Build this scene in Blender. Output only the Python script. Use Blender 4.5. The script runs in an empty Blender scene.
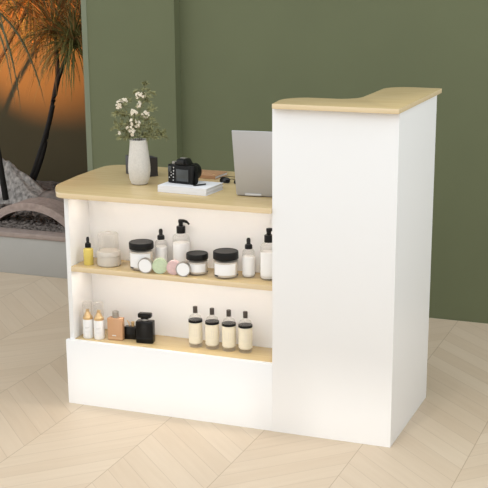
import bpy, bmesh, math, random
from mathutils import Vector, Matrix
random.seed(7)
S = bpy.context.scene
COL = S.collection
R = math.radians
pi = math.pi

# ------------------------------------------------------------------ materials
def mat(name, col, rough=.5, metal=0, spec=.5, trans=0, ior=1.45, var=0, vscale=30, bump=0, bscale=80, stretch=(1,1,1), emit=None, estr=0, coat=0, alpha=1):
    m = bpy.data.materials.new(name); m.use_nodes = True
    nt = m.node_tree; b = nt.nodes['Principled BSDF']
    b.inputs['Base Color'].default_value = (*col, 1)
    b.inputs['Roughness'].default_value = rough
    b.inputs['Metallic'].default_value = metal
    b.inputs['Specular IOR Level'].default_value = spec
    b.inputs['Transmission Weight'].default_value = trans
    b.inputs['IOR'].default_value = ior
    b.inputs['Coat Weight'].default_value = coat
    b.inputs['Alpha'].default_value = alpha
    if emit:
        b.inputs['Emission Color'].default_value = (*emit, 1)
        b.inputs['Emission Strength'].default_value = estr
    if var or bump:
        tc = nt.nodes.new('ShaderNodeTexCoord'); mp = nt.nodes.new('ShaderNodeMapping')
        mp.inputs['Scale'].default_value = stretch
        nt.links.new(tc.outputs['Object'], mp.inputs['Vector'])
    if var:
        n = nt.nodes.new('ShaderNodeTexNoise'); n.inputs['Scale'].default_value = vscale; n.inputs['Detail'].default_value = 5
        nt.links.new(mp.outputs['Vector'], n.inputs['Vector'])
        r = nt.nodes.new('ShaderNodeValToRGB')
        r.color_ramp.elements[0].position = .3; r.color_ramp.elements[1].position = .7
        r.color_ramp.elements[0].color = (*[c*(1-var) for c in col], 1)
        r.color_ramp.elements[1].color = (*[min(1, c*(1+var)) for c in col], 1)
        nt.links.new(n.outputs['Fac'], r.inputs['Fac']); nt.links.new(r.outputs['Color'], b.inputs['Base Color'])
    if bump:
        n2 = nt.nodes.new('ShaderNodeTexNoise'); n2.inputs['Scale'].default_value = bscale; n2.inputs['Detail'].default_value = 4
        nt.links.new(mp.outputs['Vector'], n2.inputs['Vector'])
        bp = nt.nodes.new('ShaderNodeBump'); bp.inputs['Strength'].default_value = bump; bp.inputs['Distance'].default_value = .01
        nt.links.new(n2.outputs['Fac'], bp.inputs['Height']); nt.links.new(bp.outputs['Normal'], b.inputs['Normal'])
    return m

def clear_mat(name, tint=(1, 1, 1), gloss=.12, edge=.55):
    """thin clear plastic / glass wall: lets the light through, brighter sheen at the rim"""
    m = bpy.data.materials.new(name); m.use_nodes = True
    nt = m.node_tree; nt.nodes.clear()
    o = nt.nodes.new('ShaderNodeOutputMaterial'); mx = nt.nodes.new('ShaderNodeMixShader')
    t = nt.nodes.new('ShaderNodeBsdfTransparent'); t.inputs['Color'].default_value = (*tint, 1)
    g = nt.nodes.new('ShaderNodeBsdfPrincipled'); g.inputs['Roughness'].default_value = .08
    g.inputs['Base Color'].default_value = (.72*tint[0], .70*tint[1], .68*tint[2], 1)
    lw = nt.nodes.new('ShaderNodeLayerWeight'); lw.inputs['Blend'].default_value = .35
    mr = nt.nodes.new('ShaderNodeMapRange'); mr.inputs['To Min'].default_value = gloss; mr.inputs['To Max'].default_value = edge
    nt.links.new(lw.outputs['Facing'], mr.inputs['Value']); nt.links.new(mr.outputs['Result'], mx.inputs['Fac'])
    nt.links.new(t.outputs[0], mx.inputs[1]); nt.links.new(g.outputs[0], mx.inputs[2]); nt.links.new(mx.outputs[0], o.inputs['Surface'])
    return m

def wood_mat(name, c0, c1, axis_scale=(1.2, 22, 22), rough=.27):
    m = bpy.data.materials.new(name); m.use_nodes = True
    nt = m.node_tree; b = nt.nodes['Principled BSDF']; b.inputs['Roughness'].default_value = rough
    tc = nt.nodes.new('ShaderNodeTexCoord'); mp = nt.nodes.new('ShaderNodeMapping'); mp.inputs['Scale'].default_value = axis_scale
    n = nt.nodes.new('ShaderNodeTexNoise'); n.inputs['Scale'].default_value = 3; n.inputs['Detail'].default_value = 8; n.inputs['Roughness'].default_value = .6
    r = nt.nodes.new('ShaderNodeValToRGB'); r.color_ramp.elements[0].position = .3; r.color_ramp.elements[1].position = .72
    r.color_ramp.elements[0].color = (*c0, 1); r.color_ramp.elements[1].color = (*c1, 1)
    L = nt.links.new
    L(tc.outputs['Object'], mp.inputs['Vector']); L(mp.outputs['Vector'], n.inputs['Vector']); L(n.outputs['Fac'], r.inputs['Fac']); L(r.outputs['Color'], b.inputs['Base Color'])
    return m

def chevron_floor():
    m = bpy.data.materials.new('oak_chevron_parquet'); m.use_nodes = True
    nt = m.node_tree; b = nt.nodes['Principled BSDF']; L = nt.links.new
    def math_(op, a, bb=None, c=None):
        n = nt.nodes.new('ShaderNodeMath'); n.operation = op
        for i, v in enumerate((a, bb, c)):
            if v is None: continue
            if isinstance(v, (int, float)): n.inputs[i].default_value = v
            else: L(v, n.inputs[i])
        return n.outputs[0]
    tc = nt.nodes.new('ShaderNodeTexCoord'); sp = nt.nodes.new('ShaderNodeSeparateXYZ'); L(tc.outputs['Object'], sp.inputs[0])
    x, y = sp.outputs[0], sp.outputs[1]
    W = .334; PW = .1015
    s = math_('DIVIDE', math_('SUBTRACT', x, .245), W)
    col = math_('FLOOR', s); u = math_('SUBTRACT', s, col)
    par = math_('FLOORED_MODULO', col, 2)                 # 1 on odd strips
    sg = math_('SUBTRACT', math_('MULTIPLY', par, 2), 1)  # +1 odd, -1 even
    xl = math_('MULTIPLY', u, W)
    ev = math_('MULTIPLY', math_('SUBTRACT', 1, par), W)  # keeps joints meeting at the spines
    t = math_('DIVIDE', math_('ADD', math_('SUBTRACT', y, .044), math_('ADD', math_('MULTIPLY', sg, xl), ev)), PW)
    pid = math_('FLOOR', t); fr = math_('SUBTRACT', t, pid)
    cb = nt.nodes.new('ShaderNodeCombineXYZ'); L(col, cb.inputs[0]); L(pid, cb.inputs[1])
    wn = nt.nodes.new('ShaderNodeTexWhiteNoise'); wn.noise_dimensions = '2D'; L(cb.outputs[0], wn.inputs['Vector'])
    # grain runs along each plank
    al = math_('SUBTRACT', x, math_('MULTIPLY', sg, y))
    ac = math_('ADD', y, math_('MULTIPLY', sg, x))
    cg = nt.nodes.new('ShaderNodeCombineXYZ'); L(math_('MULTIPLY', al, 3.0), cg.inputs[0]); L(math_('MULTIPLY', ac, 42.0), cg.inputs[1])
    L(math_('MULTIPLY', wn.outputs['Value'], 40), cg.inputs[2])
    gn = nt.nodes.new('ShaderNodeTexNoise'); gn.inputs['Scale'].default_value = 1.0; gn.inputs['Detail'].default_value = 6; L(cg.outputs[0], gn.inputs['Vector'])
    tone = math_('ADD', math_('MULTIPLY', wn.outputs['Value'], .40), math_('MULTIPLY', gn.outputs['Fac'], .60))
    rp = nt.nodes.new('ShaderNodeValToRGB')
    rp.color_ramp.elements[0].position = .12; rp.color_ramp.elements[1].position = .88
    rp.color_ramp.elements[0].color = FLOOR0; rp.color_ramp.elements[1].color = FLOOR1
    L(tone, rp.inputs['Fac'])
    du = math_('MULTIPLY', math_('MINIMUM', u, math_('SUBTRACT', 1, u)), W)
    dj = math_('MULTIPLY', math_('MINIMUM', fr, math_('SUBTRACT', 1, fr)), PW)
    g1 = math_('MULTIPLY', math_('LESS_THAN', du, .0014), .45)
    g2 = math_('MULTIPLY', math_('LESS_THAN', dj, .0014), .30)
    gap = math_('MAXIMUM', g1, g2)
    mx = nt.nodes.new('ShaderNodeMix'); mx.data_type = 'RGBA'; L(gap, mx.inputs['Factor']); L(rp.outputs['Color'], mx.inputs[6])
    mx.inputs[7].default_value = (.20, .13, .075, 1)
    L(mx.outputs[2], b.inputs['Base Color'])
    b.inputs['Roughness'].default_value = .48; b.inputs['Specular IOR Level'].default_value = .4
    return m
FLOOR0 = (.525, .415, .298, 1); FLOOR1 = (.610, .508, .385, 1)

M = {}
M['floor'] = chevron_floor()
M['green'] = mat('olive_green_paint', (.128, .144, .074), .7, var=.03, vscale=4)
M['lit_edge'] = mat('lit_green_edge', (.165, .185, .112), .6)  # paler copy of the wall green, light on the bevel put into the colour
M['taupe'] = mat('dark_taupe_plaster', (.092, .072, .034), .85, var=.06, vscale=3)
M['offwhite'] = mat('white_wall_paint', (.8, .79, .77), .8)
M['white'] = mat('white_lacquer', (.83, .83, .83), .38, spec=.35)
M['wood'] = wood_mat('pale_maple_laminate', (.555, .412, .202), (.640, .495, .268))
M['woodlit'] = wood_mat('pale_maple_lit_edge', (.69, .545, .335), (.76, .615, .40))  # lighter copy of the maple, front light painted into the rims
M['black'] = mat('matte_black_plastic', (.005, .005, .005), .42, spec=.3)
M['blackrub'] = mat('black_rubber', (.008, .008, .008), .55, bump=.2, bscale=300)
M['blackgloss'] = mat('glossy_black_glass', (.003, .003, .003), .12, spec=.3)
M['screen'] = mat('grey_camera_display', (.06, .065, .065), .22)
M['mark'] = mat('pale_print', (.62, .62, .60), .5)
M['ceramic'] = mat('speckled_cream_ceramic', (.66, .63, .58), .55, var=.06, vscale=180, bump=.15, bscale=220)
M['lid_seam'] = mat('beige_jar', (.60, .555, .49), .45, var=.02)
M['clear'] = clear_mat('clear_plastic', (.99, .985, .975), .04, .26)
M['glass'] = clear_mat('clear_bottle_glass', (.99, .985, .975), .06, .34)
M['frost'] = mat('milky_lotion', (.87, .865, .85), .5)
M['cream'] = mat('ivory_fragrance_oil', (.78, .70, .52), .4)
M['creamlabel'] = mat('ivory_label', (.82, .755, .60), .6, var=.03, vscale=60)
M['balm'] = mat('pale_cream_fill', (.74, .67, .58), .45)
M['label'] = mat('white_paper_label', (.88, .88, .88), .6)
M['oil'] = mat('yellow_oil', (.82, .66, .17), .15, trans=.15)
M['amber'] = mat('amber_glass', (.62, .355, .19), .14, trans=.12, coat=.2)
M['amberbase'] = mat('thick_amber_base', (.74, .47, .27), .1, trans=.2)
M['gold'] = mat('brushed_gold', (.72, .51, .26), .32, metal=.8)
M['steel'] = mat('brushed_steel', (.42, .40, .37), .32, metal=.8, var=.05, stretch=(1, 1, 30))
M['whitegloss'] = mat('white_bottle_plastic', (.86, .855, .85), .3)
M['green_tin'] = mat('sage_balm', (.56, .66, .46), .5, var=.06, vscale=120)
M['pink_tin'] = mat('blush_balm', (.78, .56, .55), .5, var=.06, vscale=120)
M['brown_cap'] = mat('dark_brown_cap', (.050, .038, .030), .45)
M['alu'] = mat('laptop_silver', (.50, .50, .51), .38, metal=.35)
M['alu2'] = mat('laptop_edge', (.64, .64, .64), .3, metal=.4)
M['paper'] = mat('white_book_cover', (.80, .80, .82), .5)
M['pages'] = mat('book_pages', (.70, .71, .74), .8, var=.10, vscale=40, stretch=(1, 1, 60))
M['leather'] = mat('tan_leather', (.40, .22, .115), .5, bump=.2, bscale=200)
M['boxleather'] = mat('charcoal_leatherette', (.030, .026, .025), .45, bump=.1, bscale=250)
M['smoke'] = mat('dark_lens', (.012, .012, .012), .1)
M['stem'] = mat('woody_stem', (.10, .085, .045), .7)
M['leaf'] = mat('olive_sprig_leaf', (.235, .235, .108), .6, var=.3, vscale=60)
M['petal'] = mat('cream_petal', (.80, .72, .58), .6, var=.08, vscale=150)
M['bud'] = mat('brown_flower_centre', (.22, .12, .07), .7)
M['planter'] = mat('grey_plaster_planter', (.40, .39, .365), .7, var=.03, vscale=5)
M['cap'] = mat('pinkish_stone_coping', (.33, .265, .235), .75, var=.12, vscale=30, bump=.3)
M['archm'] = mat('pinkish_terracotta_arch', (.40, .31, .27), .8, var=.14, vscale=40, bump=.4, bscale=60)
M['gravel'] = mat('brown_grey_gravel', (.17, .145, .130), .9, var=.45, vscale=55)
M['gravelbed'] = mat('dark_gravel_bed', (.10, .085, .078), .95, var=.5, vscale=70, bump=.8)
M['rock'] = mat('striated_grey_rock', (.42, .39, .365), .9, var=.55, vscale=16, stretch=(3.6, 3.6, .40), bump=.35, bscale=14)
M['rock2'] = mat('brownish_rock', (.20, .165, .145), .9, var=.35, vscale=20, bump=.8, bscale=25)
M['trunk'] = mat('blackish_trunk', (.012, .010, .008), .75, bump=.4, bscale=60)
M['palm'] = mat('olive_palm_leaf', (.17, .17, .052), .55, var=.25, vscale=8)
M['palmdark'] = mat('dark_palm_leaf', (.12, .125, .065), .55, var=.2, vscale=8)
M['palmlit'] = mat('orange_lit_palm_leaf', (.30, .155, .045), .65, var=.3, vscale=8)  # orange lamp glow put into the leaf colour
M['led'] = mat('warm_led_strip', (1, .9, .75), .5, emit=(1, .895, .80), estr=26)
M['ledsocket'] = mat('white_strip_housing', (.8, .8, .8), .5)

# ------------------------------------------------------------------ mesh helpers
def obj(name, bm, m, parent=None, loc=(0, 0, 0), rot=(0, 0, 0), smooth=True, angle=35):
    bmesh.ops.recalc_face_normals(bm, faces=bm.faces)
    me = bpy.data.meshes.new(name); bm.to_mesh(me); bm.free()
    for mm in (m if isinstance(m, (list, tuple)) else [m]): me.materials.append(mm)
    if smooth:
        for p in me.polygons: p.use_smooth = True
        me.set_sharp_from_angle(angle=R(angle))
    o = bpy.data.objects.new(name, me); COL.objects.link(o)
    o.location = loc; o.rotation_euler = rot
    if parent: o.parent = parent
    return o
def thing(name, label, cat, loc=(0, 0, 0), rotz=0, group=None):
    o = bpy.data.objects.new(name, None); COL.objects.link(o); o.empty_display_size = .02
    o.location = loc; o.rotation_euler = (0, 0, R(rotz)); tag(o, label, cat, group); return o
def tag(o, label, cat, group=None, kind=None):
    o['label'] = label; o['category'] = cat
    if group: o['group'] = group
    if kind: o['kind'] = kind
    return o
def struct(name, bm, m, **k):
    o = obj(name, bm, m, **k); o['kind'] = 'structure'; return o
def box(x0, x1, y0, y1, z0, z1, bev=0, seg=2, bm=None):
    b = bmesh.new()
    bmesh.ops.create_cube(b, size=1, matrix=Matrix.Translation(((x0+x1)/2, (y0+y1)/2, (z0+z1)/2)) @ Matrix.Diagonal((x1-x0, y1-y0, z1-z0, 1)))
    if bev: bmesh.ops.bevel(b, geom=b.edges[:], offset=bev, segments=seg, affect='EDGES', profile=.5)
    return merge(bm, b)
def merge(bm, b):
    if bm is None: return b
    me = bpy.data.meshes.new('tmp'); b.to_mesh(me); b.free(); bm.from_mesh(me); bpy.data.meshes.remove(me); return bm
def lathe(prof, n=40, bm=None, xf=None):
    """revolve (radius, z) pairs about z"""
    b = bmesh.new(); rings = []
    for r, z in prof:
        if r < 1e-6: rings.append([b.verts.new((0, 0, z))])
        else: rings.append([b.verts.new((r*math.cos(2*pi*i/n), r*math.sin(2*pi*i/n), z)) for i in range(n)])
    for a, c in zip(rings, rings[1:]):
        for i in range(n):
            j = (i+1) % n
            if len(a) == 1 and len(c) == 1: continue
            if len(a) == 1: b.faces.new((a[0], c[i], c[j]))
            elif len(c) == 1: b.faces.new((a[i], a[j], c[0]))
            else: b.faces.new((a[i], a[j], c[j], c[i]))
    if xf is not None: bmesh.ops.transform(b, matrix=xf, verts=b.verts[:])
    return merge(bm, b)
def disc_cyl(r, z0, z1, bev=.001, n=40, bm=None, xf=None):
    return lathe([(0, z0), (r-bev, z0), (r, z0+bev), (r, z1-bev), (r-bev, z1), (0, z1)], n, bm, xf)
def tube(pts, rad, n=8, bm=None):
    b = bmesh.new(); pts = [Vector(p) for p in pts]; rings = []
    rr = rad if isinstance(rad, (list, tuple)) else [rad]*len(pts)
    up = Vector((0, 0, 1))
    for i, p in enumerate(pts):
        d = (pts[min(i+1, len(pts)-1)]-pts[max(i-1, 0)]).normalized()
        s = d.cross(up if abs(d.z) < .95 else Vector((1, 0, 0))).normalized(); t = s.cross(d)
        rings.append([b.verts.new(p+rr[i]*(math.cos(2*pi*k/n)*s+math.sin(2*pi*k/n)*t)) for k in range(n)])
    for a, c in zip(rings, rings[1:]):
        for k in range(n): b.faces.new((a[k], a[(k+1) % n], c[(k+1) % n], c[k]))
    b.faces.new(rings[0]); b.faces.new(rings[-1])
    return merge(bm, b)
def spline(pts, n=8):
    pts = [Vector(p) for p in pts]; out = []
    P = [2*pts[0]-pts[1]]+pts+[2*pts[-1]-pts[-2]]
    for i in range(1, len(P)-2):
        for k in range(n):
            t = k/n; a, b_, c, d = P[i-1:i+3]
            out.append(.5*((2*b_)+(c-a)*t+(2*a-5*b_+4*c-d)*t*t+(3*b_-a-3*c+d)*t**3))
    out.append(pts[-1]); return out
def round_poly(pts, n=12):
    """pts: (x, y, radius) counter-clockwise or not; rounds each corner, concave ones too"""
    out = []; N = len(pts)
    for i in range(N):
        p = Vector(pts[i][:2]); a = Vector(pts[i-1][:2])-p; c = Vector(pts[(i+1) % N][:2])-p; r = pts[i][2]
        if r <= 0: out.append(p); continue
        a.normalize(); c.normalize(); ang = a.angle(c); d = r/math.tan(ang/2)
        ctr = p+(a+c).normalized()*(r/math.sin(ang/2)); s = p+a*d-ctr; e = p+c*d-ctr
        a0 = math.atan2(s.y, s.x); da = (math.atan2(e.y, e.x)-a0+pi) % (2*pi)-pi
        for k in range(n+1):
            th = a0+da*k/n; out.append(ctr+r*Vector((math.cos(th), math.sin(th))))
    return out
def prism(poly, z0, z1, bev=0, bm=None):
    b = bmesh.new()
    f = b.faces.new([b.verts.new((p[0], p[1], z0)) for p in poly])
    ex = bmesh.ops.extrude_face_region(b, geom=[f])
    bmesh.ops.translate(b, vec=(0, 0, z1-z0), verts=[v for v in ex['geom'] if isinstance(v, bmesh.types.BMVert)])
    if bev:
        es = [e for e in b.edges if abs(e.verts[0].co.z-e.verts[1].co.z) < 1e-6]
        bmesh.ops.bevel(b, geom=es, offset=bev, segments=2, affect='EDGES', profile=.5)
    return merge(bm, b)
def arc_patch(r, z0, z1, a0, a1, t=.0006, n=24, bm=None):
    """curved label hugging a cylinder between two angles (degrees)"""
    b = bmesh.new(); g = []
    for k in range(n+1):
        a = R(a0+(a1-a0)*k/n); c, s = math.cos(a), math.sin(a)
        g.append([b.verts.new(((r+q)*c, (r+q)*s, z)) for q, z in ((0, z0), (t, z0), (t, z1), (0, z1))])
    for A, B in zip(g, g[1:]):
        for k in range(4): b.faces.new((A[k], A[(k+1) % 4], B[(k+1) % 4], B[k]))
    b.faces.new(g[0]); b.faces.new(g[-1])
    return merge(bm, b)

# ------------------------------------------------------------------ setting
struct('floor', box(-5, 4, -4.6, 3.2, -.05, 0), M['floor'])
struct('wall_back', box(-1.36, 4, 1.434, 1.55, 0, 2.7), M['green'])
# raised wall panel with a bevelled left edge beside the planted niche
struct('wall_panel', prism([(-1.762, 1.38), (-1.345, 1.38), (-1.345, 1.55), (-1.80, 1.55), (-1.80, 1.404)], 0, 2.7), M['green'])
struct('lit_edge_1', prism([(-1.764, 1.378), (-1.762, 1.381), (-1.80, 1.405), (-1.803, 1.403)], .0, 2.7), M['lit_edge'])  # strip over the bevel, painted as if catching light
struct('wall_niche_back', box(-5, -1.36, 2.75, 2.85, 0, 2.7), M['taupe'])
struct('wall_niche_right', box(-1.75, -1.65, 1.552, 2.75, 0, 2.7), M['taupe'])
struct('ceiling_niche', box(-5, -1.65, 1.56, 2.85, 2.35, 2.7), M['taupe'])
# unseen front wall added behind the viewer to shape the light, with a tall window the low sun comes through
FY = -4.45
bm = box(-5, -1.92, FY-.12, FY, 0, 4.6)
box(1.9, 4, FY-.12, FY, 0, 4.6, bm=bm)
box(-1.92, 1.9, FY-.12, FY, 2.06, 4.6, bm=bm)  # carried up past room height to block the sun above the window
struct('wall_front', bm, M['offwhite'])
bm = box(-1.92, 1.9, FY-.09, FY-.03, 0, .06)
for x in (-1.08, .25, 1.2): box(x-.035, x+.035, FY-.09, FY-.03, .06, 2.06, bm=bm)
struct('window_1', bm, M['offwhite'])

# ------------------------------------------------------------------ reception desk
desk = thing('reception_desk', 'white L-shaped reception desk with pale maple tops and lit open shelves', 'reception desk', (-.55, .2, 0))
D = Vector((.55, -.2, 0))
def dpart(name, bm, m, **k): return obj(name, bm, m, desk, loc=D, **k)
def board(name, bm):
    """laminate board, rim faces coloured lighter to stand in for front light"""
    bm.normal_update()
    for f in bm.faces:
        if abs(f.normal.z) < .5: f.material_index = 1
    return dpart(name, bm, [M['wood'], M['woodlit']])
dpart('base_panel', box(-1.149, -.3962, .0016, .0176, 0, .2306, .0008), M['white'])
dpart('plinth', box(-1.147, -.3962, .0178, .36, 0, .214), M['white'])
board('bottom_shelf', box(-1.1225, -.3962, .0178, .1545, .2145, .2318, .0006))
dpart('side_panel', box(-1.1390, -1.1228, .0139, .36, .2145, .7250, .0008), M['white'])
dpart('back_panel', box(-1.1226, -.3962, .155, .171, .2145, .7250), M['white'])
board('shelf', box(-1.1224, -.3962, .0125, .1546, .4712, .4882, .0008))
wt = round_poly([(-1.240, .30, .30), (-1.222, .105, .18), (-1.152, -.012, .055), (-.3962, -.012, 0), (-.3962, .132, 0), (-.156, .132, 0), (-.156, .552, .002), (-1.240, .552, .075)], 14)
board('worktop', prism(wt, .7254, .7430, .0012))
tb = [(-.3957, 0), (0, 0), (0, .483), (-.155, .483), (-.155, .131), (-.3957, .131)]
dpart('tall_body', prism(tb, 0, 1.0510, .0008), M['white'])
rc = round_poly([(-.390, -.020, .003), (.003, -.020, .003), (.003, .545, .006), (-.180, .548, .075), (-.178, .165, .070), (-.409, .165, .085)], 14)
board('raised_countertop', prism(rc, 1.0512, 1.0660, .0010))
for z in (.7252, .4710):
    st = dpart('led_strip', box(-1.094, -.410, .042, .054, z-.0050, z-.0002), M['ledsocket'])
    obj('led_diffuser', box(-1.092, -.412, 0.0435, .0525, z-.0062, z-.0051), M['led'], st)

# ------------------------------------------------------------------ jars and bottles
ZS = .4883; ZB = .2319; ZT = .7431
FRONT = -90 + 21      # direction labels face, degrees (towards the front right)
def dropper(label, x, y, z, r, hb, oil, group, rot=0):
    t = thing('dropper_bottle', label, 'dropper bottle', (x, y, z), rot, group)
    neck = hb
    if oil:
        body = obj('bottle_body', lathe([(0, 0), (r*.93, 0), (r, .002), (r, neck-.008), (r*.93, neck-.003), (r*.55, neck), (r*.45, neck+.002), (0, neck+.002)]), M['oil'], t)
    else:
        body = obj('bottle_body', lathe([(0, 0), (r*.93, 0), (r, .002), (r, neck-.010), (r*.9, neck-.003), (r*.45, neck+.003), (r*.45, neck+.006), (0, neck+.006)]), M['glass'], t)
        obj('lotion', lathe([(0, .004), (r*.85, .004), (r*.88, .006), (r*.88, neck-.022), (0, neck-.022)]), M['frost'], t)
        obj('label', arc_patch(r+.0002, .010, neck-.022, FRONT-75, FRONT+75), M['label'], t)
    cz = neck+.003
    obj('collar', lathe([(0, cz-.001), (r*.56, cz-.001), (r*.60, cz), (r*.60, cz+.010), (r*.50, cz+.0135), (0, cz+.0135)]), M['black'], t)
    bz = cz+.0136; br = r*.33
    obj('rubber_bulb', lathe([(0, bz), (br*1.1, bz), (br*.9, bz+.004), (br, bz+.012), (br*.95, bz+.017), (br*.6, bz+.021), (0, bz+.022)]), M['blackrub'], t)
    return t
dropper('small dropper bottle of yellow oil at the left end of the upper shelf', -1.079, .058, ZS, .0168, .058, True, None)
dropper('clear dropper bottle with white label behind the pale green balm tin', -.836, .120, ZS, .0205, .091, False, 'white dropper bottles')
dropper('clear dropper bottle with white label beside the pump bottle cut off by the tall cabinet', -.511, .092, ZS, .0205, .092, False, 'white dropper bottles')

# beige jar with a clear dome on its lid
t = thing('cream_jar', 'round beige lidded jar carrying an upturned clear plastic cup', 'jar', (-1.010, .075, ZS))
obj('jar_body', lathe([(0, 0), (.035, 0), (.0395, .004), (.0400, .010), (.0400, .034), (0, .034)]), M['lid_seam'], t)
obj('lid', lathe([(0, .0348), (.0405, .0348), (.0405, .0455), (.038, .0505), (0, .0512)]), M['lid_seam'], t)
obj('clear_cup', lathe([(.0345, .0512), (.0345, .106), (.032, .111), (.012, .112), (.0105, .116), (0, .1165), (0, .1155), (.0095, .115), (.0115, .111), (.0315, .110), (.0335, .1055), (.0335, .0512)]), M['clear'], t)

def cream_jar(label, x, y, r, h, hl, dark=True):
    t = thing('cream_jar', label, 'jar', (x, y, ZS), 0, 'black-lidded cream jars')
    hb = h-hl
    obj('jar_body', lathe([(0, 0), (r*.88, 0), (r*.97, .003), (r*.98, .008), (r*.98, hb-.008), (r*.92, hb-.002), (r*.86, hb), (0, hb)]), M['glass'], t)
    obj('cream', lathe([(0, .005), (r*.84, .005), (r*.90, .009), (r*.90, hb-.008), (0, hb-.006)]), M['balm'], t)
    obj('label', arc_patch(r*.982, .013, hb-.012, FRONT-62, FRONT+50), M['label'], t)
    for a0, a1 in ((-60, -38), (62, 82)): obj('label_mark', arc_patch(r*.984, .0085, .0125, FRONT+a0, FRONT+a1), M['black'], t)
    obj('lid', lathe([(0, hb), (r, hb), (r*1.01, hb+.001), (r*1.01, h-.004), (r*.985, h-.001), (r*.95, h), (r*.92, h-.0012), (0, h-.0012)], 48), M['black'], t)
cream_jar('black-lidded cream jar standing beside the beige jar', -.884, .068, .0410, .093, .022)
cream_jar('smallest black-lidded cream jar behind the tin with the white face', -.683, .070, .0358, .071, .019)
cream_jar('wide black-lidded cream jar beside the right dropper bottle', -.581, .068, .0410, .087, .025)

def pump(label, x, y, r, h, rot=0):
    t = thing('pump_bottle', label, 'pump bottle', (x, y, ZS), rot, 'lotion pump bottles')
    hb = h*.70
    obj('bottle_body', lathe([(0, 0), (r*.92, 0), (r, .003), (r, hb-.012), (r*.9, hb-.004), (r*.55, hb+.002), (r*.5, hb+.004), (0, hb+.004)]), M['glass'], t)
    obj('lotion', lathe([(0, .005), (r*.88, .005), (r*.9, .008), (r*.9, hb-.028), (0, hb-.028)]), M['frost'], t)
    obj('label', arc_patch(r+.0002, .014, hb-.026, FRONT-80, FRONT+80), M['label'], t)
    c = hb+.004
    obj('collar', lathe([(0, c), (r*.50, c), (r*.52, c+.001), (r*.52, c+.021), (r*.48, c+.023), (0, c+.023)]), M['black'], t)
    bm = lathe([(0, c+.023), (r*.26, c+.023), (r*.26, c+.034), (r*.30, c+.036), (r*.30, c+.043), (r*.26, c+.045), (0, c+.045)])
    tube(spline([(0, 0, c+.040), (.010, 0, c+.0405), (.020, 0, c+.037), (.028, 0, c+.029)], 5), [.0055]*6+[.0048]*5+[.0035]*5, 10, bm)
    obj('pump_head', bm, M['black'], t)
pump('clear lotion pump bottle with black pump behind the pink balm tin', -.763, .122, .0285, .166, 15)
pump('clear lotion pump bottle with black pump, partly hidden by the tall cabinet', -.441, .092, .0290, .168, 15)

def tin(label, x, y, r, face, rim, rot, thick=.019):
    """round tin standing on its rim, its face towards the front"""
    t = thing('balm_tin', label, 'balm tin', (x, y, ZS), rot, 'small round balm tins')
    X = Matrix.Translation((0, 0, r)) @ Matrix.Rotation(R(90), 4, 'X')
    obj('tin_body', lathe([(0, -thick/2), (r*.94, -thick/2), (r, -thick/2+.002), (r, thick/2-.002), (r*.97, thick/2), (r*.88, thick/2), (r*.87, thick/2-.001), (0, thick/2-.001)], 40, xf=X), rim, t)
    obj('tin_face', lathe([(0, thick/2-.0012), (r*.865, thick/2-.0012), (r*.84, thick/2+.0003), (0, thick/2+.0008)], 40, xf=X), face, t)
tin('steel-rimmed balm tin with white face leaning by the jar next to the beige jar', -.847, .006+.014, .0258, M['label'], M['steel'], 8, .013)
tin('pale green balm tin standing on its edge', -.801, .034, .0255, M['green_tin'], M['green_tin'], 18)
tin('blush pink balm tin standing on its edge', -.753, .038, .0235, M['pink_tin'], M['pink_tin'], 18)
tin('steel-rimmed balm tin with white face leaning by the blush pink tin', -.712, .022, .0248, M['label'], M['steel'], 14, .013)

# ---- lower shelf
def spray(label, x, y):
    t = thing('spray_bottle', label, 'spray bottle', (x, y, ZB), 0, 'white and gold spray bottles')
    r = .0182
    obj('bottle_body', lathe([(0, 0), (r*.92, 0), (r, .0025), (r, .064), (r*.96, .0665), (0, .0665)]), M['whitegloss'], t)
    bm = arc_patch(r+.0001, .040, .0415, FRONT-28, FRONT+20, .0003); arc_patch(r+.0001, .036, .0370, FRONT-28, FRONT+8, .0003, bm=bm); arc_patch(r+.0001, .024, .0248, FRONT-28, FRONT+24, .0003, bm=bm)
    obj('label_print', bm, M['mark'], t)
    obj('gold_collar', lathe([(0, .0668), (r*.96, .0668), (r*.96, .074), (r*.80, .077), (r*.62, .082), (r*.5, .089), (r*.36, .091), (r*.34, .100), (0, .1005)]), M['gold'], t)
    obj('clear_cap', lathe([(r*.99, .0745), (r*.99, .1245), (r*.93, .127), (0, .127), (0, .126), (r*.90, .126), (r*.95, .124), (r*.95, .0745)]), M['clear'], t)
spray('white spray bottle with gold collar and clear cap, nearest the left side panel', -1.0860, .048, )
spray('white spray bottle with gold collar and clear cap beside the amber bottle', -1.0445, .050)

t = thing('perfume_bottle', 'rectangular amber perfume bottle with short grey metal cap', 'perfume bottle', (-.985, .060, ZB), 6)
obj('bottle_body', box(-.0275, .0275, -.0125, .0125, 0, .078, .003, 3), M['amber'], t)
obj('clear_base', box(-.0245, .0245, -.0132, -.0126, .0035, .0105, .0002), M['amberbase'], t)
obj('label_print', box(-.010, .004, -.0130, -.01255, .015, .0185), M['mark'], t)
obj('cap', lathe([(0, .0782), (.0108, .0782), (.0112, .079), (.0112, .0985), (.0100, .1000), (0, .1000)]), M['steel'], t)

t = thing('perfume_bottle', 'small low black bottle with thin gold spout between amber and black bottles', 'perfume bottle', (-.942, .085, ZB), 10)
obj('bottle_body', box(-.021, .021, -.012, .012, 0, .044, .0025, 3), M['blackgloss'], t)
bm = disc_cyl(.0050, .0442, .058, .0006); disc_cyl(.0065, .058, .0605, .0006, bm=bm)
bmesh.ops.translate(bm, vec=(.008, 0, 0), verts=bm.verts[:])
obj('gold_spout', bm, M['gold'], t)
bm = tube([(-.004, 0, .0442), (-.006, 0, .056), (-.012, 0, .0645)], .0022, 8)
obj('gold_lever', bm, M['gold'], t)

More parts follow.
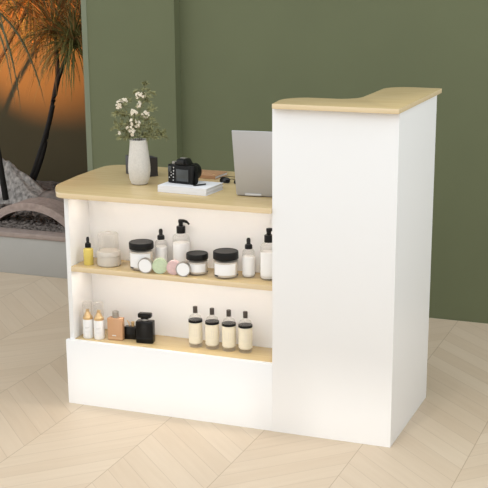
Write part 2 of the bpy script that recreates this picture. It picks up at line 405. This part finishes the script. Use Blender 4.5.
t = thing('perfume_bottle', 'large square black perfume bottle with faceted stopper', 'perfume bottle', (-.876, .064, ZB), 8)
obj('bottle_body', box(-.030, .030, -.0165, .0165, 0, .0775, .004, 3), M['blackgloss'], t)
obj('neck_ring', lathe([(0, .0776), (.0090, .0776), (.0092, .079), (.0082, .0835), (0, .0835)]), M['steel'], t)
bm = box(-.0135, .0135, -.0095, .0095, .0836, .0885, .002, 2); box(-.0230, .0230, -.0130, .0130, .0880, .1045, .0045, 2, bm=bm)
obj('stopper', bm, M['blackgloss'], t)

def diffuser(label, x, y):
    t = thing('diffuser_bottle', label, 'diffuser bottle', (x, y, ZB), 0, 'cream diffuser bottles in a row')
    r = .0222
    obj('bottle_body', lathe([(0, 0), (r*.94, 0), (r, .003), (r, .090), (r*.97, .098), (r*.80, .107), (r*.42, .111), (r*.38, .117), (0, .117)]), M['glass'], t)
    obj('fragrance_oil', lathe([(0, .012), (r*.90, .012), (r*.92, .014), (r*.92, .0845), (0, .0845)]), M['cream'], t)
    obj('label', arc_patch(r+.0002, .016, .0855, FRONT-90, FRONT+90), M['creamlabel'], t)
    bm = arc_patch(r+.0009, .045, .068, FRONT-4, FRONT-1, .0002, 3); arc_patch(r+.0009, .040, .066, FRONT+10, FRONT+13, .0002, 3, bm=bm); arc_patch(r+.0009, .034, .068, FRONT+34, FRONT+36, .0002, 3, bm=bm)
    obj('label_print', bm, M['balm'], t)
    obj('neck_ring', lathe([(r, .0860), (r+.0014, .0863), (r+.0014, .0937), (r, .0940), (r*.5, .0942), (0, .0942), (0, .0860)]), M['black'], t)
    obj('cap', lathe([(0, .1172), (.0074, .1172), (.0077, .118), (.0077, .1375), (.0070, .1385), (0, .1385)]), M['brown_cap'], t)
diffuser('cream diffuser bottle with black neck band, the one nearest the black perfume bottle', -.7005, .086)
diffuser('cream diffuser bottle with black neck band, second of the row from the black perfume', -.6400, .086)
diffuser('cream diffuser bottle with black neck band, second of the row from the tall cabinet', -.5800, .086)
diffuser('cream diffuser bottle with black neck band, the one nearest the tall white cabinet', -.5220, .088)

# ------------------------------------------------------------------ on the worktop
VX, VY = -.958, .220
t = thing('flower_vase', 'tall speckled cream ceramic vase holding flowering sprigs', 'vase', (VX, VY, ZT))
vp = [(0, 0), (.022, 0), (.0275, .003), (.0340, .020), (.0378, .045), (.0380, .060), (.0355, .090), (.0318, .120), (.0298, .142), (.0300, .151), (.0288, .1525), (.0270, .150), (.0275, .140), (.033, .090), (.034, .050), (.024, .012), (0, .010)]
obj('vase_body', lathe([(a, b) for a, b in vp], 56), M['ceramic'], t)

RT = Vector((math.cos(R(21.3)), math.sin(R(21.3)), 0)); BK = Vector((-RT.y, RT.x, 0))
def sprig(label, path, leaves, clusters, leaf_from=.16, seedv=1):
    """path etc. are (right, back, up) metres from the vase's foot"""
    rnd = random.Random(seedv)
    t = thing('flower_sprig', label, 'flower sprig', (VX, VY, ZT), 0, 'flowering sprigs in the vase')
    W = lambda p: RT*p[0]+BK*p[1]+Vector((0, 0, p[2] if p[2] < .15 else .15+(p[2]-.15)*.89))
    pts = spline([W(p) for p in path], 6)
    sb = tube(pts, [.0013-.0008*i/(len(pts)-1) for i in range(len(pts))], 6)
    lb = bmesh.new()
    def leaflet(p, d, ln, w):
        d = d.normalized(); s = d.cross(Vector((rnd.uniform(-1, 1), rnd.uniform(-1, 1), rnd.uniform(-.3, 1)))).normalized(); nn = s.cross(d)
        a = p; m1 = p+d*ln*.35; m2 = p+d*ln*.7-nn*ln*.06; e = p+d*ln-nn*ln*.15
        v = [lb.verts.new(q) for q in (a, m1+s*w, m1-s*w, m2+s*w*.8, m2-s*w*.8, e, m1+nn*w*.5, m2+nn*w*.4)]
        for fc in ((0, 1, 6), (0, 6, 2), (1, 3, 7, 6), (6, 7, 4, 2), (3, 5, 7), (7, 5, 4)): lb.faces.new([v[i] for i in fc])
    def twig(p0, p1, nleaf):
        q = spline([p0, (p0+p1)/2+Vector((rnd.uniform(-.006, .006), rnd.uniform(-.006, .006), .006)), p1], 5)
        tube(q, [.0008-.0005*i/(len(q)-1) for i in range(len(q))], 5, sb)
        for i in range(nleaf):
            k = rnd.randint(2, len(q)-2); dr = (q[k+1]-q[k]).normalized()
            leaflet(q[k], dr+Vector((rnd.uniform(-1, 1), rnd.uniform(-1, 1), rnd.uniform(-.7, .9)))*.9, rnd.uniform(.011, .021), rnd.uniform(.0016, .0028))
        leaflet(q[-1], q[-1]-q[-3], .016, .002)
    near = lambda P: min(pts, key=lambda c: (c-P).length+(.05 if c.z > P.z else 0)+(9 if c.z < leaf_from-.01 else 0))
    for i in range(60):
        k = rnd.randint(0, len(pts)-2)
        if pts[k].z < leaf_from: continue
        leaflet(pts[k], Vector((rnd.uniform(-1, 1), rnd.uniform(-1, 1), rnd.uniform(-.3, 1))), rnd.uniform(.012, .026), rnd.uniform(.0019, .0032))
    for L_ in leaves:
        P = W(L_); twig(near(P), P, 30)
    for cx, cy, cz, cr, n in clusters:
        fb = bmesh.new(); cb = bmesh.new()
        c = W((cx, cy, cz)); twig(near(c), c, 2)
        for i in range(int(n*1.3)):
            dv = Vector((rnd.gauss(0, 1), rnd.gauss(0, 1), rnd.gauss(0, 1))).normalized()*cr*rnd.uniform(.55, 1)
            fcx = c+dv; nrm = (dv+Vector((.25, -.75, .35))*cr*1.1).normalized()
            s = nrm.orthogonal().normalized(); u = nrm.cross(s); pr = rnd.uniform(.0042, .0058)
            for k in range(5):
                a = 2*pi*k/5; d = s*math.cos(a)+u*math.sin(a); e = s*math.cos(a+pi/2)+u*math.sin(a+pi/2)
                vv = [fb.verts.new(fcx+q) for q in (nrm*.0002, d*pr*.5+e*pr*.42+nrm*.0005, d*pr+nrm*.0014, d*pr*.5-e*pr*.42+nrm*.0005)]
                fb.faces.new(vv)
            bmesh.ops.create_icosphere(cb, subdivisions=1, radius=.00085, matrix=Matrix.Translation(fcx+nrm*.001))
        fo = obj('blossom_cluster', fb, M['petal'], t, smooth=False); obj('blossom_centres', cb, M['bud'], fo)
    obj('stem', sb, M['stem'], t); obj('leaves', lb, M['leaf'], t, smooth=False)
sprig('tallest flowering sprig rising straight up from the vase with blossoms near its top', [(.004, .004, .020), (.004, .006, .15), (.004, .010, .24), (.016, .010, .30), (.024, .008, .345)],
      [(.026, .01, .362), (.040, 0, .315), (.052, .012, .325), (-.006, .02, .33), (.034, .01, .295)], [(.004, 0, .318, .011, 9), (.022, .004, .322, .011, 9), (.004, -.004, .286, .010, 8)], seedv=3)
sprig('flowering sprig arching left from the vase with a large blossom cluster', [(-.006, 0, .020), (-.010, 0, .15), (-.024, .0, .22), (-.042, 0, .270), (-.054, 0, .292)],
      [(-.078, 0, .252), (-.072, .02, .248), (-.030, .01, .30), (-.050, .02, .245)], [(-.058, -.004, .290, .014, 15), (-.042, 0, .300, .009, 7), (-.064, 0, .277, .009, 7)], seedv=5)
sprig('flowering sprig in the middle with cream blossoms stacked just above the vase rim', [(.0, -.008, .020), (0, -.010, .15), (-.008, -.014, .20), (-.010, -.012, .262)],
      [(-.038, -.01, .215), (.030, -.02, .205)], [(-.012, -.016, .256, .012, 12), (-.014, -.018, .222, .012, 11), (-.026, -.020, .205, .013, 12), (.000, -.018, .214, .011, 9), (-.018, -.022, .184, .011, 10)], seedv=8)
sprig('flowering sprig leaning right from the vase with one white blossom cluster', [(.008, .004, .020), (.010, .004, .15), (.020, .002, .20), (.026, 0, .250)],
      [(.056, .01, .262), (.050, 0, .228), (.060, .01, .205), (.040, .01, .185), (.046, .02, .275)], [(.026, -.004, .248, .012, 12)], seedv=11)
sprig('leafy sprig spreading low to the left of the vase with a small cream bud', [(-.010, .004, .020), (-.016, .004, .148), (-.034, .0, .175), (-.062, 0, .186)],
      [(-.082, 0, .198), (-.076, .01, .215), (-.062, -.01, .160), (-.036, 0, .200), (-.040, -.006, .160), (-.056, .01, .222)], [(-.064, -.006, .176, .007, 5)], seedv=14)
sprig('leafy sprig without flowers reaching low to the right over the books', [(.010, 0, .020), (.014, 0, .148), (.040, -.004, .170), (.075, 0, .168)],
      [(.094, 0, .160), (.084, .005, .175), (.060, -.008, .160), (.042, .004, .190), (.030, -.01, .165), (.066, .01, .182)], [], seedv=17)

# open-topped desk organiser behind the vase
t = thing('desk_organizer', 'open-topped charcoal desk organizer half hidden behind the vase', 'desk organizer', (-1.030, .385, ZT), -34)
bm = box(-.055, .055, -.034, -.031, .003, .066, .0006); box(-.055, .055, .031, .034, .003, .066, .0006, bm=bm)
box(-.055, -.052, -.031, .031, .003, .066, bm=bm); box(.052, .055, -.031, .031, .003, .066, bm=bm)
obj('case', bm, M['boxleather'], t)
obj('base', box(-.055, .055, -.034, .034, 0, .0029), M['boxleather'], t)

# two white books
def book(label, x, y, z, rot, w, d, h):
    t = thing('book', label, 'book', (x, y, z), rot, 'white books under the camera')
    obj('pages', box(-w/2+.003, w/2-.002, -d/2+.003, d/2-.003, .0014, h-.0014), M['pages'], t)
    bm = box(-w/2, w/2, -d/2, d/2, 0, .0013, .0003); box(-w/2, w/2, -d/2, d/2, h-.0013, h, .0003, bm=bm)
    box(-w/2, w/2, -d/2, -d/2+.0012, .0013, h-.0013, bm=bm)
    obj('cover', bm, M['paper'], t)
book('white hardback book lying flat on the worktop, the lower of two', -.7465, .171, ZT, -4, .180, .126, .0118)
book('white hardback book directly under the camera, the upper of two', -.7465, .1715, ZT+.0119, -4, .180, .125, .0105)
ZK = ZT+.0225

# camera, its back towards us
t = thing('camera', 'black camera standing on the two white books, rear display facing out', 'camera', (-.777, .158, ZK), -9); t.scale = (.85, .90, .94)
bp = round_poly([(-.062, 0, .010), (.058, 0, .012), (.062, .034, .010), (-.040, .036, .006), (-.046, .052, .010), (-.064, .050, .010)], 6)
obj('camera_body', prism(bp, 0, .066, .004), M['black'], t)
hb = bmesh.new()
hv = [(-.030, .002, .066), (.034, .002, .066), (.034, .044, .066), (-.030, .044, .066), (-.014, .000, .089), (.020, .000, .089), (.018, .046, .087), (-.012, .046, .087)]
v = [hb.verts.new(p) for p in hv]
for fc in ((0, 1, 2, 3), (4, 5, 6, 7), (0, 1, 5, 4), (1, 2, 6, 5), (2, 3, 7, 6), (3, 0, 4, 7)): hb.faces.new([v[i] for i in fc])
bmesh.ops.bevel(hb, geom=hb.edges[:], offset=.004, segments=2, affect='EDGES', profile=.5)
obj('prism_housing', hb, M['black'], t)
obj('eyecup', box(-.014, .020, -.008, .002, .070, .085, .003), M['blackrub'], t)
obj('hot_shoe', box(-.008, .014, .012, .030, .0885, .0910, .0006), M['steel'], t)
obj('display', box(-.019, .037, -.0022, .0004, .010, .052, .0012), M['screen'], t)
obj('display_bezel', box(-.023, .041, -.0012, .0006, .006, .056, .001), M['black'], t)
for (bx, bz, br) in ((-.031, .056, .0026), (-.031, .045, .0028), (-.033, .034, .0024), (-.043, .028, .0022), (-.033, .022, .0024), (-.043, .039, .0022), (-.052, .020, .0022), (-.034, .011, .0022), (-.053, .055, .0022)):
    obj('button', disc_cyl(br, -.0016, .001, .0004, 14, xf=Matrix.Translation((bx, 0, bz)) @ Matrix.Rotation(R(90), 4, 'X')), M['mark'], t)
obj('thumb_rest', box(-.056, -.040, -.004, .001, .040, .060, .002), M['screen'], t)
obj('mode_dial', lathe([(0, .0662), (.0095, .0662), (.0098, .068), (.0098, .0735), (.009, .0745), (0, .0745)], 28, xf=Matrix.Translation((-.042, .022, 0))), M['steel'], t)
obj('rear_dial', lathe([(0, .0662), (.007, .0662), (.007, .070), (0, .0705)], 24, xf=Matrix.Translation((.047, .018, 0))), M['black'], t)
obj('lens', lathe([(0, 0), (.031, 0), (.032, .002), (.032, .028), (.029, .030), (.029, .052), (.026, .054), (.022, .053), (.018, .046), (0, .044)], 40, xf=Matrix.Translation((.010, .037, .034)) @ Matrix.Rotation(R(-90), 4, 'X')), M['black'], t)
sb = bmesh.new()
sp = spline([(.062, .014, .050), (.070, .012, .030), (.071, .004, .006), (.064, -.008, .0016), (.078, .010, .0016), (.094, .034, .0022)], 6)
for i, p in enumerate(sp):
    w = Vector((-.007, .010, .0)) if i > 14 else Vector((0, .008, 0))
    for q in (p+w, p-w): sb.verts.new(q)
sb.verts.ensure_lookup_table()
for i in range(len(sp)-1): sb.faces.new([sb.verts[k] for k in (2*i, 2*i+1, 2*i+3, 2*i+2)])
bmesh.ops.solidify(sb, geom=sb.faces[:], thickness=.0012)
obj('neck_strap', sb, M['blackrub'], t)

# leather notebook behind the camera
t = thing('notebook', 'tan leather notebook lying on the worktop behind the camera', 'notebook', (-.806, .440, ZT), -4); t.scale = (.90, .96, 1.1)
obj('pages', box(-.066, .066, -.050, .050, .0012, .0088), M['pages'], t)
bm = box(-.066, .069, -.0526, -.0512, .0012, .0088); box(-.068, .069, -.0525, .0525, 0, .0012, .0004, bm=bm); box(-.068, .069, -.0525, .0525, .0088, .0102, .0004, bm=bm); box(-.069, -.0668, -.0525, .0525, .0004, .0098, bm=bm)
obj('cover', bm, M['leather'], t)
obj('clasp', disc_cyl(.004, .0102, .0118, .0005, 20, xf=Matrix.Translation((.050, -.030, 0))), M['gold'], t)

# folded sunglasses between notebook and laptop
t = thing('sunglasses', 'black sunglasses lying between the tan notebook and the laptop', 'sunglasses', (-.662, .325, ZT), -12); t.scale = (.86, .86, .52)
for sx in (-1, 1):
    lp = round_poly([(sx*.034-.024, .004, .010), (sx*.034+.024, .004, .010), (sx*.034+.020, .036, .014), (sx*.034-.020, .036, .014)], 6)
    X = Matrix.Rotation(R(78), 4, 'X')
    bm = prism(lp, 0, .0018, .0003); bmesh.ops.transform(bm, matrix=X, verts=bm.verts[:]); fr = obj('lens', bm, M['smoke'], t)
    bm = tube([X @ Vector((p.x, p.y, .0009)) for p in lp]+[X @ Vector((lp[0].x, lp[0].y, .0009))], .0022, 8); obj('rim', bm, M['black'], t)
    obj('temple', tube(spline([(sx*.059, .006, .033), (sx*.060, .050, .026), (sx*.058, .095, .014), (sx*.055, .122, .0035)], 5), .0021, 8), M['black'], t)
obj('bridge', tube(spline([(-.014, .006, .027), (0, .006, .031), (.014, .006, .027)], 5), .0022, 8), M['black'], t)

# laptop, its back towards us
t = thing('laptop', 'open silver laptop seen from the back of its lid, partly behind the tall cabinet', 'laptop', (-.570, .138, ZT), 5)
LW = .315
obj('base', box(0, LW, .004, .222, .001, .013, .003, 3), M['alu'], t)
obj('keyboard', box(.02, LW-.02, .030, .120, .0128, .0140, .0004), M['black'], t)
obj('trackpad', box(LW/2-.05, LW/2+.05, .138, .205, .0128, .0133), M['screen'], t)
obj('hinge', tube([(.030, .002, .0085), (LW-.030, .002, .0085)], .0042, 12), M['alu2'], t)
for hx in (.030,):
    obj('hinge_cover', box(hx, hx+.055, -.0045, .004, .0035, .0105, .001), M['alu2'], t)
X = Matrix.Translation((0, -.0020, .0052)) @ Matrix.Rotation(R(12.5), 4, 'X')
bm = box(0, LW, 0, .0055, 0, .219, .002, 2); bmesh.ops.transform(bm, matrix=X, verts=bm.verts[:]); lid = obj('lid', bm, M['alu'], t)
bm = box(.008, LW-.008, .0056, .0062, .012, .204); bmesh.ops.transform(bm, matrix=X, verts=bm.verts[:]); obj('screen', bm, M['blackgloss'], lid)
for fx in (.02, LW-.02):
    obj('foot', disc_cyl(.006, 0, .0012, .0002, 16, xf=Matrix.Translation((fx, .03, 0))), M['blackrub'], t)

# ------------------------------------------------------------------ planted niche
pt = thing('planter', 'long low grey planter wall with pinkish stone coping in the niche', 'planter', (-3.1, 1.8, 0))
PO = Vector((3.1, -1.8, 0))
bm = box(-4.6, -1.755, 1.470, 1.560, 0, .180, .002); box(-4.6, -1.755, 1.56, 2.745, 0, .150, bm=bm)
obj('wall_body', bm, M['planter'], pt, loc=PO)
obj('coping', box(-4.6, -1.755, 1.464, 1.552, .1802, .2045, .004), M['cap'], pt, loc=PO)
gb = bmesh.new()
rnd = random.Random(4)
NX, NY = 70, 34; gx0, gx1, gy0, gy1 = -4.6, -1.757, 1.553, 2.744
vs = [[gb.verts.new((gx0+(gx1-gx0)*i/NX, gy0+(gy1-gy0)*j/NY, .196+rnd.uniform(-.004, .004))) for j in range(NY+1)] for i in range(NX+1)]
for i in range(NX):
    for j in range(NY): gb.faces.new((vs[i][j], vs[i+1][j], vs[i+1][j+1], vs[i][j+1]))
for i in range(1500):
    x = rnd.uniform(-3.0, -1.78); y = 1.562+(rnd.random()**1.7)*1.1; r = rnd.uniform(.005, .012)
    m_ = Matrix.Translation((x, y, .200+r*.35)) @ Matrix.Rotation(rnd.uniform(0, 6), 4, 'Z') @ Matrix.Diagonal((r*rnd.uniform(1, 1.6), r, r*.7, 1))
    bmesh.ops.create_icosphere(gb, subdivisions=1, radius=1, matrix=m_)
tag(obj('gravel', gb, M['gravel'], smooth=False), 'brown grey gravel filling the long planter', 'gravel', kind='stuff')

def arch(label, cx, y0, y1, zc, ri, ro):
    b = bmesh.new(); g = []; n = 44
    for k in range(n+1):
        a = R(8+164*k/n); c, s = math.cos(a), math.sin(a)
        g.append([b.verts.new((cx+rr*c, yy, zc+rr*s)) for rr, yy in ((ri, y0), (ro, y0), (ro, y1), (ri, y1))])
    for A, B in zip(g, g[1:]):
        for k in range(4): b.faces.new((A[k], A[(k+1) % 4], B[(k+1) % 4], B[k]))
    b.faces.new(g[0]); b.faces.new(g[-1])
    bmesh.ops.bevel(b, geom=[e for e in b.edges if len(e.link_faces) == 2 and e.calc_face_angle(0) > .8], offset=.003, segments=2, affect='EDGES', profile=.5)
    tag(obj('stone_arch', b, M['archm']), label, 'stone arch')
arch('low pinkish stone arch rising from the gravel behind the planter coping', -2.275, 1.655, 1.80, -.034, .307, .345)

def rock(label, loc, size, seedv, m, cone=0, cat='rock'):
    from mathutils import noise
    b = bmesh.new(); bmesh.ops.create_icosphere(b, subdivisions=5, radius=1)
    for v in b.verts:
        n = noise.fractal(v.co*1.3+Vector((seedv*7.1, 0, 0)), 1.1, 2.1, 3)
        h = max(0, v.co.z); k = 1+.22*n
        rad = 1-cone*h
        v.co = Vector((v.co.x*rad*k*size[0], v.co.y*rad*k*size[1], max(0, v.co.z)*(1+.12*n)*size[2]))
    return tag(obj('rock', b, m, loc=loc, angle=25), label, cat)
rock('pointed striated grey rock beside the left black trunk', (-2.765, 2.22, .185), (.30, .17, .235), 3, M['rock'], .80)
rock('rounded grey rock at the foot of the leaning black palm trunk', (-2.600, 2.21, .185), (.17, .12, .085), 9, M['rock'], .45)
rock('low brownish rock mound behind the stone arch', (-2.38, 2.24, .185), (.20, .18, .085), 15, M['rock2'], .1)

def ribbon_leaf(b, base, az, el, ln, wid, droop, rnd):
    n = 9; p = Vector(base); d = Vector((math.cos(az)*math.cos(el), math.sin(az)*math.cos(el), math.sin(el)))
    side = Vector((-math.sin(az), math.cos(az), 0)); prev = None; st = ln/n
    tw = rnd.uniform(-.5, .5)
    for i in range(n+1):
        f = i/n; w = wid*(.55+.9*f if f < .35 else .865*(1-((f-.35)/.65)**1.6))+.0004
        s2 = (side*math.cos(tw)+d.cross(side)*math.sin(tw)); up = s2.cross(d).normalized()
        row = [b.verts.new(p+s2*w), b.verts.new(p-up*w*.35), b.verts.new(p-s2*w)]
        if prev:
            for k in (0, 1): b.faces.new((prev[k], prev[k+1], row[k+1], row[k]))
        prev = row
        p = p+d*st; p.y = min(p.y, 2.735); d = (d+Vector((0, 0, -droop*st))).normalized()
def crown(c, n, ln, wid, droop, rnd, el=(-.3, 1.4), azr=(0, 2*pi)):
    b = bmesh.new()
    for i in range(n):
        q = rnd.random(); e = el[0]+(el[1]-el[0])*q
        ribbon_leaf(b, Vector(c)+Vector((rnd.gauss(0, .008), rnd.gauss(0, .008), rnd.gauss(0, .012))), rnd.uniform(*azr), e, ln*rnd.uniform(.6, 1.15), wid*rnd.uniform(.7, 1.2), droop*rnd.uniform(.7, 1.3), rnd)
    return b
def palm(label, trunks, crowns, seedv):
    rnd = random.Random(seedv)
    t = thing('ponytail_palm', label, 'palm', trunks[0][0][0], 0, 'palms in the planted niche')
    O = -Vector(trunks[0][0][0])
    for pts, rad in trunks:
        sp_ = spline(pts, 8); N = len(sp_)-1
        obj('trunk', tube(sp_, [rad[0]+(rad[1]-rad[0])*i/N for i in range(N+1)], 14), M['trunk'], t, loc=O)
    for c, n, ln, wid, dr, mt in crowns:
        obj('leaf_crown', crown(c, n, ln, wid, dr, rnd), M[mt], t, loc=O, smooth=False)
palm('palm with a leaning forked black trunk and a tufted crown near the green wall panel',
     [([(-2.705, 2.35, .215), (-2.610, 2.325, .40), (-2.512, 2.30, .62), (-2.440, 2.28, .83), (-2.368, 2.255, .96), (-2.325, 2.25, 1.025)], (.0165, .0085)),
      ([(-2.684, 2.345, .225), (-2.585, 2.325, .42), (-2.530, 2.31, .58), (-2.482, 2.30, .74), (-2.452, 2.31, .90), (-2.470, 2.33, 1.06)], (.0150, .0080))],
     [((-2.318, 2.25, 1.026), 190, .34, .0034, 5.5, 'palm'), ((-2.318, 2.25, 1.034), 50, .40, .0032, 4.2, 'palmlit'), ((-2.475, 2.33, 1.07), 90, .42, .0034, 5.0, 'palm'), ((-2.475, 2.33, 1.075), 130, .44, .0030, 4.4, 'palmlit')], 21)
palm('palm on a black trunk at the left edge with long drooping dark leaves',
     [([(-2.652, 2.045, .23), (-2.660, 2.02, .44), (-2.680, 2.00, .72), (-2.715, 1.96, 1.25)], (.017, .010))],
     [((-2.715, 1.96, 1.255), 34, .72, .0065, 3.6, 'palmdark'), ((-2.715, 1.96, 1.26), 30, .7, .0045, 3.2, 'palmlit')], 33)
palm('tall palm at the back of the niche with leaves tinted as if lit orange above the forked palm',
     [([(-3.22, 2.52, .19), (-3.12, 2.52, .6), (-2.90, 2.50, .95), (-2.69, 2.48, 1.235)], (.014, .008))],
     [((-2.685, 2.48, 1.245), 210, .46, .0032, 4.6, 'palmlit'), ((-2.685, 2.48, 1.25), 110, .50, .0036, 4.6, 'palm')], 41)

# ------------------------------------------------------------------ lights
def area(name, loc, target, sx, sy, power, col):
    l = bpy.data.lights.new(name, 'AREA'); l.shape = 'RECTANGLE'; l.size = sx; l.size_y = sy; l.energy = power; l.color = col
    o = bpy.data.objects.new(name, l); COL.objects.link(o); o.location = loc
    o.rotation_euler = (Vector(target)-Vector(loc)).to_track_quat('-Z', 'Y').to_euler(); return o
area('added_softbox', (-.9, -2.3, 2.75), (-.6, .1, .3), 2.6, 1.8, 15, (.97, .985, 1))  # unseen soft light, added to make up for daylight the front wall blocks
area('added_side_fill', (2.8, -.2, 2.0), (0, .3, .2), 1.4, 1.4, 13, (.97, .985, 1))  # unseen fill, added to brighten the cabinet side and right floor
s = bpy.data.lights.new('low_sun', 'SUN'); s.energy = 1.0; s.angle = R(2.6); s.color = (1, .97, .92)
so = bpy.data.objects.new('low_sun', s); COL.objects.link(so)
az, el = R(81), R(22)
so.rotation_euler = Vector((math.cos(az)*math.cos(el), math.sin(az)*math.cos(el), -math.sin(el))).to_track_quat('-Z', 'Y').to_euler(); so.location = (-1, -5.5, 3)
sl = bpy.data.lights.new('niche_spotlight', 'SPOT'); sl.energy = 250; sl.color = (1, .37, .09); sl.spot_size = R(66); sl.spot_blend = .8; sl.shadow_soft_size = .03
sp_ = bpy.data.objects.new('niche_spotlight', sl); COL.objects.link(sp_); sp_.location = (-3.30, 1.72, .62)
sp_.rotation_euler = (Vector((-2.74, 2.75, 1.19))-sp_.location).to_track_quat('-Z', 'Y').to_euler()

w = bpy.data.worlds.new('soft_daylight'); S.world = w; w.use_nodes = True
w.node_tree.nodes['Background'].inputs['Color'].default_value = (.95, .98, 1, 1)
w.node_tree.nodes['Background'].inputs['Strength'].default_value = 1.36

# ------------------------------------------------------------------ camera
F, PITCH, YAW, ROLL, PPY = 1248.15757684626, -16.121846308130564, 21.4773784305527, -0.3744253078139598, 59.221820494422374
pi_, ya, ro = R(PITCH), R(YAW), R(ROLL)
fw = Vector((-math.sin(ya)*math.cos(pi_), math.cos(ya)*math.cos(pi_), math.sin(pi_)))
rt = Vector((math.cos(ya), math.sin(ya), 0)); up = rt.cross(fw)
r2 = math.cos(ro)*rt+math.sin(ro)*up; u2 = -math.sin(ro)*rt+math.cos(ro)*up
cd = bpy.data.cameras.new('camera_view'); cam = bpy.data.objects.new('camera_view', cd); COL.objects.link(cam)
mw = Matrix((r2, u2, -fw)).transposed().to_4x4(); mw.translation = Vector((.9112925808169077, -3.5661354619269354, 1.533165062468454))
cam.matrix_world = mw
cd.sensor_fit = 'HORIZONTAL'; cd.sensor_width = 36; cd.lens = F/488*36; cd.shift_y = PPY/488; cd.clip_start = .05
S.camera = cam
S.view_settings.view_transform = 'Standard'; S.view_settings.look = 'None'
S.view_settings.exposure = 0; S.view_settings.gamma = 1; S.view_settings.use_curve_mapping = False
